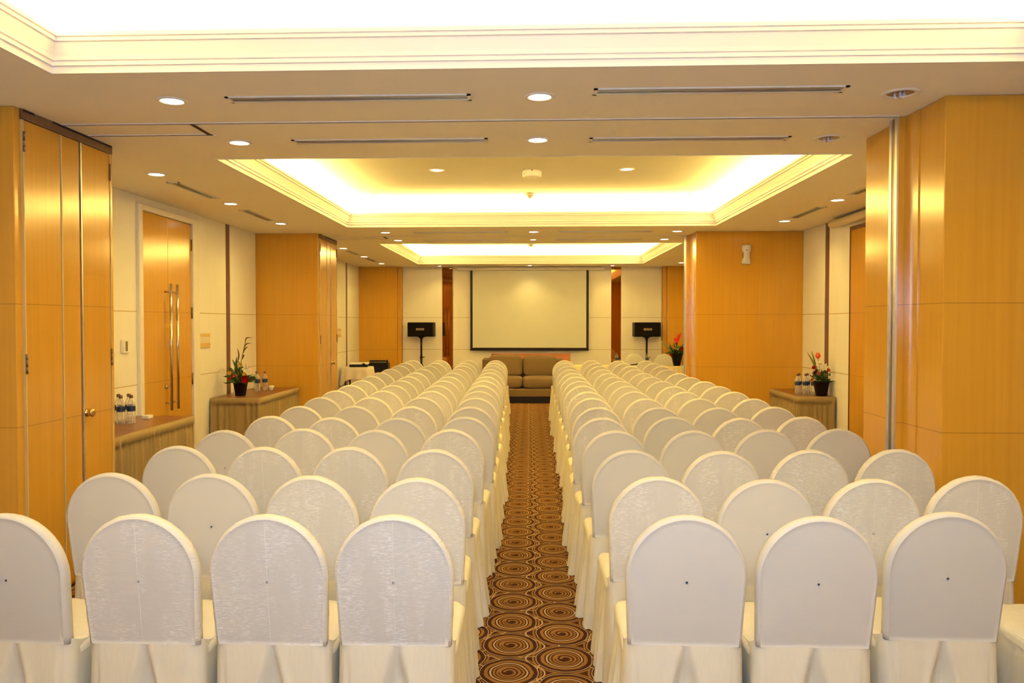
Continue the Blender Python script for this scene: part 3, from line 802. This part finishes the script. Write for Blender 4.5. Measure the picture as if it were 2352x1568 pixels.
# right arrangement
f=thing('flower_arrangement','black pot with one tall orange-red tulip and white lilies on the right table','flower arrangement',(3.38,9.48,.75))
pot(f,.082,.054,.165)
bushy(f,(0,0,.165),.13,.15,130,M_leaf,9,.010,(.05,.09))
m=MB(); blade(m,(-.05,0,.22),(-.115,0,.52),(.01,0,0),.012); blade(m,(-.05,0,.22),(-.165,0,.50),(.02,0,.01),.010); blade(m,(-.04,0,.22),(-.09,0,.46),(0,0,0),.012); m.build('sword_leaf',M_leaf2,f)
tulip((-.04,0,.465),.075,.030,M_tulip,f,(-.02,0,.17))
petal_flower((-.04,-0.07,.35),.055,M_whf,f,'cream_lily'); petal_flower((.0,-0.08,.33),.05,M_whf,f,'cream_lily'); petal_flower((.095,-0.09,.215),.055,M_whf,f,'cream_lily')
rose((-.115,-0.07,.33),.022,M_red,f,'red_bloom',3); rose((-.10,-0.07,.275),.018,M_maroon,f,'maroon_bloom',3); rose((-.08,-0.07,.29),.018,M_maroon,f,'maroon_bloom',3)
rose((-.065,-0.09,.265),.024,M_pink,f,'coral_bloom',3); rose((.055,-0.08,.30),.018,M_tulip,f,'coral_bloom',3); rose((-.13,-0.08,.19),.022,M_pink,f,'coral_bloom',3)
# far arrangement
f=thing('flower_arrangement','dark pot of red tropical flowers on the head table at the far right','flower arrangement',(2.86,15.80,.755))
pot(f,.105,.06,.23)
bushy(f,(0,0,.23),.2,.14,90,M_leaf,12,.016,(.08,.16))
m=MB(); blade(m,(-.05,0,.26),(-.32,0,.52),(-.01,0,-.02),.024); blade(m,(-.05,0,.26),(-.16,0,.45),(0,0,0),.02); m.build('long_leaf',M_leaf2,f)
m=MB(); blade(m,(0,0,.42),(.03,0,.62),(0,0,0),.03); blade(m,(0,0,.42),(-.05,0,.55),(0,0,.01),.028); blade(m,(0,0,.42),(.08,0,.66),(0,0,0),.018); blade(m,(0,0,.40),(-.02,0,.50),(0,-.02,0),.03); m.build('red_bloom',M_red,f)
m=MB(); blade(m,(-.04,0,.3),(-.18,0,.46),(0,0,0),.012); blade(m,(-.04,0,.3),(-.12,0,.42),(0,0,0),.012); m.build('orange_spike',M_tulip,f)
rose((.10,-.05,.32),.05,M_red,f,'red_bloom',3); rose((-.12,-.04,.22),.03,M_red,f,'red_bloom',3); rose((-.06,-.05,.33),.03,M_yel,f,'yellow_bloom',3); rose((.02,-.05,.33),.028,M_whf,f,'cream_bloom',3)
# ------------------------------------------------------------------ wall fittings
t=thing('thermostat','cream thermostat with dark display on the left wall before the double doors','thermostat',(XL+PT,7.03,1.385))
MB().box(0,.022,-.06,.06,-.06,.06,0,.005).build('casing',M_white,t); MB().box(.022,.024,-.012,.022,-.042,.045).build('display',M_hinge,t)
t=thing('switch_plate','gold and cream switch plate on the left wall beyond the double doors','switch plate',(XL+PT,8.79,1.40))
MB().box(0,.010,-.155,.155,-.085,.085,0,.003).build('back_plate',M_cream,t)
MB().box(.010,.013,-.145,.145,.045,.072).box(.010,.013,-.145,.145,-.080,-.030).build('gold_bar',M_gold,t)
t=thing('switch_plate','tiny gold and cream switch plate on the left wall of the far room','switch plate',(XL+PT,15.1,1.40))
MB().box(0,.010,-.155,.155,-.085,.085,0,.003).build('back_plate',M_cream,t); MB().box(.010,.013,-.145,.145,.045,.072).box(.010,.013,-.145,.145,-.080,-.030).build('gold_bar',M_gold,t)
t=thing('air_freshener','white waisted air freshener high on the second right pillar','air freshener',(2.775,10.50,2.47))
rs=[]
for i in range(15):
    u=i/14; z=-.125+.25*u; w=.056-.014*math.sin(PI*min(1,max(0,(u-.12)/.62)))**1.0; dth=.045-.006*math.sin(PI*u)
    if i in (0,14): w*=.85; dth*=.7
    rs.append([(-w,0,z),(-w,-dth*.7,z),(-w*.75,-dth,z),(w*.75,-dth,z),(w,-dth*.7,z),(w,0,z)])
MB().rings(rs,0,True,True,True,True).build('casing',M_white,t)
MB().tube([(0,-.040,.055),(0,-.046,.055)],.007,10).build('nozzle',M_hinge,t)
MB().box(-.05,-.043,-.047,-.03,-.045,.03).build('side_slot',M_brass,t)
# ------------------------------------------------------------------ far wall things
t=thing('projection_screen','large white pull-down projection screen with black borders on the far wall','projection screen',(-.012,16.98,0))
MB().box(-1.245,1.245,-.004,0,1.02,2.69).build('black_border',M_black,t)
MB().box(-1.195,1.195,-.006,-.004,1.065,2.69).build('screen_surface',M_screen,t)
MB().tube([(-1.25,-.002,1.02),(1.25,-.002,1.02)],.014,10).build('bottom_bar',M_black,t)
hs=MB().box(-1.54,1.58,-.05,.10,2.695,2.762,0,.012).build('housing',M_mould,t)
o=MB().box(-.83,.83,0,.04,.10,1.04,0,.006).build('wood_panel',M_orange); o.location=(.02,17.035,-.10+0.0); tag(o,'orange wooden panel standing against the far wall behind the sofa','panel')
# sofa
t=thing('sofa','taupe two-seat fabric sofa in front of the projection screen','sofa',(-.145,16.40,0))
def cush(x0,x1,y0,y1,z0,z1,puff=.03,name='cushion'):
    n=12; m=MB(); cx,cy,cz=(x0+x1)/2,(y0+y1)/2,(z0+z1)/2; hx,hy,hz=(x1-x0)/2,(y1-y0)/2,(z1-z0)/2
    rs=[]
    for i in range(13):
        th=-PI/2+PI*i/12
        cz_=math.copysign(abs(math.sin(th))**.35,math.sin(th)); cr=max(.001,abs(math.cos(th))**.35) if i not in (0,12) else .001
        R=[]
        for q in range(32):
            a=2*PI*q/32; X=math.copysign(abs(math.cos(a))**.28,math.cos(a)); Y=math.copysign(abs(math.sin(a))**.28,math.sin(a))
            bul=1+puff*(1-X*X)*(1-Y*Y)*0
            R.append((cx+hx*X*cr,cy+hy*Y*cr,cz+hz*cz_*(1+puff*(1-(X*cr)**2))))
        rs.append(R)
    m.rings(rs,0,True); return m.build(name,M_sofa,t)
MB().box(-.83,.83,-.48,.40,0,.115).build('plinth',M_black,t)
MB().box(-.84,.84,-.49,.40,.12,.285,0,.02).build('base',M_sofa,t)
MB().box(-.84,.84,.22,.42,.28,.86,0,.04).build('back_frame',M_sofa,t)
cush(-.69,.0,-.50,.25,.29,.51,.08,'seat_cushion'); cush(.0,.69,-.50,.25,.29,.51,.08,'seat_cushion')
cush(-.69,-.005,.0,.24,.50,.94,.0,'back_cushion'); cush(.005,.69,.0,.24,.50,.925,.0,'back_cushion')
for s in (-1,1): MB().box(min(s*.69,s*.84),max(s*.69,s*.84),-.47,.40,.28,.64,0,.035).build('armrest',M_sofa,t)
# loudspeakers on tripods
def speaker(x,y,rz,side):
    st=thing('speaker_stand','black tripod stand under the %s loudspeaker by the far wall'%side,'speaker stand',(x,y,0),rz,'speaker stands')
    MB().tube([(0,0,.35),(0,0,.90)],.025,12).tube([(0,0,.88),(0,0,1.29)],.021,12).build('pole',M_black,st)
    MB().tube([(0,0,.84),(0,0,.90)],.028,12).tube([(.02,0,.87),(.075,0,.87)],.009,8).build('collar',M_black,st)
    for q in range(3):
        a=q*2*PI/3+.5
        MB().tube([(0.02*math.cos(a),.02*math.sin(a),.72),(.21*math.cos(a),.21*math.sin(a),.012)],.011,8).tube([(.0,.0,.40),(.115*math.cos(a),.115*math.sin(a),.375)],.006,6).build('leg',M_black,st)
    MB().rings([[(r*math.cos(2*PI*q/16),r*math.sin(2*PI*q/16),z) for q in range(16)] for r,z in ((.016,1.21),(.024,1.25),(.05,1.285),(.10,1.30))],0,True,True,True,True).build('top_plate',M_black,st)
    sp=thing('loudspeaker','wide black loudspeaker with pale badge on the %s tripod'%side,'loudspeaker',(x,y,1.30),rz,'loudspeakers on tripods')
    MB().box(-.275,.275,-.10,.15,.001,.30,0,.012).build('cabinet',M_black,sp)
    MB().box(-.262,.262,-.112,-.10,.014,.288,0,.004).build('grille',M_grille,sp)
    b=MB().box(-.085,.085,-.117,-.112,.135,.175,0,.002).build('badge',mat('badge_metal',(.55,.42,.25),.4,.3),sp)
    m=MB()
    for q in range(7): m.box(-.068+q*.02,-.056+q*.02,-.118,-.117,.145,.165)
    m.build('badge_lettering',M_grille,b)
speaker(-2.28,16.85,-.10,'left'); speaker(2.43,16.87,.06,'right')
# projector table and mixer
t=thing('small_table','small table under a white cloth by the left wall of the far room','table',(-3.28,15.25,0))
MB().box(-.24,.24,-.24,.24,.72,.745,0,.003).build('table_top',M_darkwood,t)
for ax in (-.2,.2):
    for ay in (-.2,.2): MB().tube([(ax,ay,0),(ax,ay,.72)],.014,8).build('leg',M_black,t)
cl=MB(); N=96; rs=[]
for z,fl in ((.7515,-.25),(.7515,0.0),(.745,.012),(.66,.022),(.56,.034),(.50,.042),(.46,.046)):
    R=[]
    for i in range(N):
        a=i/N; x,y=rrect(a,.25,.25); k=abs(x*y)/.0625
        if fl<0: R.append((x*.01,y*.01,z)); continue
        L=math.hypot(x,y); q=fl*(1+.35*math.sin(a*2*PI*12))
        zz=z if z>.74 else .745-(.745-z)*(.75+.62*k**3)
        R.append((x+x/L*q,y+y/L*q,zz))
    rs.append(R)
o=cl.rings(rs,0,True).build('tablecloth',M_tcloth); o.location=(-3.28,15.25,0); tag(o,'white cloth draped over the small projector table','tablecloth')
t=thing('projector','flat projector with white lid and dark base on the white-clothed table','projector',(-3.255,15.22,.753),.12)
MB().box(-.17,.17,-.12,.13,0,.045,0,.006).build('base',M_black,t); MB().box(-.17,.19,-.125,.14,.045,.085,0,.016).build('lid',M_white,t)
MB().tube([(.10,-.12,.05),(.10,-.145,.05)],.028,16).build('lens',M_black,t)
t=thing('equipment_table','low reddish wooden stand under the black mixer case, far left','stand',(-3.12,16.45,0))
MB().box(-.26,.22,-.20,.20,.55,.58,0,.004).build('top',M_orange,t)
MB().box(-.25,.21,-.19,.19,.0,.55,0,.004).build('cabinet_body',M_orange,t)
t=thing('mixer_case','black audio mixer case with carrying handle on the low stand at far left','mixer',(-3.12,16.42,.58))
MB().box(-.20,.20,-.14,.14,.0,.16,0,.01).box(-.235,-.20,-.12,.12,.01,.15,0,.006).box(.20,.225,-.12,.12,.01,.19,0,.006).build('case',M_black,t)
m=MB()
m.add([(-.19,-.135,.16),(.19,-.135,.16),(.19,.13,.235),(-.19,.13,.235),(-.19,.13,.16),(.19,.13,.16)],[(0,1,2,3),(3,2,5,4),(0,3,4),(1,5,2)])
m.build('control_panel',M_grille,t)
m=MB()
for q in range(14): m.tube([(-.17+q*.026,-.02,.192),(-.17+q*.026,-.026,.212)],.006,8); 
m.build('knobs',M_cream,t)
MB().tube([(.14,.10,.20),(.15,.10,.25),(.18,.10,.26),(.21,.08,.22),(.215,.05,.18)],.006,8).build('cable',M_orange,t)
# head table
t=thing('head_table','long head table under a cream cloth, beneath the right loudspeaker','table',(1.95,15.85,0))
MB().box(-1.05,1.2,-.27,.27,.72,.742,0,.003).build('table_top',M_darkwood,t)
for ax in (-1.0,1.14):
    for ay in (-.22,.22): MB().tube([(ax,ay,0),(ax,ay,.72)],.016,8).build('leg',M_hinge,t)
rs=[]; N=220
for z,fl in ((.7535,-1),(.7535,0),(.747,.010),(.60,.016),(.3,.028),(.02,.034)):
    R=[]
    for i in range(N):
        x,y=rrect(i/N,1.135,.28)
        if fl<0: R.append((x*.02+.075,y*.02,z)); continue
        q=fl*(1+.6*math.sin(i/N*2*PI*52)); L=math.hypot(x/1.135,y/.28)
        R.append((x+.075+math.copysign(q,x)*abs(x/1.135)**6,y+math.copysign(q,y)*abs(y/.28)**2,z))
    rs.append(R)
o=MB().rings(rs,0,True).build('tablecloth',M_hcloth); o.location=(1.95,15.85,0); tag(o,'cream floor-length cloth over the long head table','tablecloth')
t=thing('desk_microphone','small black microphone lying on the head table before the covered chair','microphone',(2.03,15.74,.772))
MB().tube([(-.085,-.02,0),(.05,.01,.010)],[.010,.014],10).build('handle',M_black,t); MB().blob((.065,.013,.012),(.022,.02,.02),10).build('head',M_grille,t)
t=thing('microphone_stand','thin black microphone stand in front of the head table beside the flower pot','microphone stand',(2.93,15.38,0))
MB().lathe([(.10,0),(.10,.012),(.02,.022)],n=20).build('base',M_black,t)
MB().tube([(0,0,.015),(0,0,.95),(.02,0,1.15),(.03,0,1.28)],.009,8).build('pole',M_black,t)
MB().blob((.015,0,1.31),(.028,.022,.022),10).build('microphone',M_black,t)
# ------------------------------------------------------------------ light from the camera side
fl=area(0.0,-.12,1.86,.35,.25,66,(.47,.66,1.0),(math.radians(104),0,0),'camera_flash',180)
# world
w=bpy.data.worlds.new('w'); bpy.context.scene.world=w; w.use_nodes=True
w.node_tree.nodes['Background'].inputs[0].default_value=(1,.8,.55,1); w.node_tree.nodes['Background'].inputs[1].default_value=.05
# ------------------------------------------------------------------ camera
F=1850.;U0,V0=1142.,784.
cd=bpy.data.cameras.new('camera'); cam=bpy.data.objects.new('camera',cd); C.objects.link(cam)
cd.sensor_width=36; cd.sensor_fit='HORIZONTAL'; cd.lens=36*F/2352
cd.shift_x=(1176-U0)/2352; cd.shift_y=(V0-784)/2352
psi=math.atan((1217-U0)/F); th=math.atan((V0-740)/F)
cam.matrix_world=Matrix.Translation((0,0,1.6))@Matrix.Rotation(psi,4,'Z')@Matrix.Rotation(PI/2-th,4,'X')
cd.clip_start=.02
bpy.context.scene.camera=cam
vs=bpy.context.scene.view_settings
vs.view_transform='Standard'; vs.look='None'; vs.gamma=1; vs.use_curve_mapping=False; vs.exposure=0.25
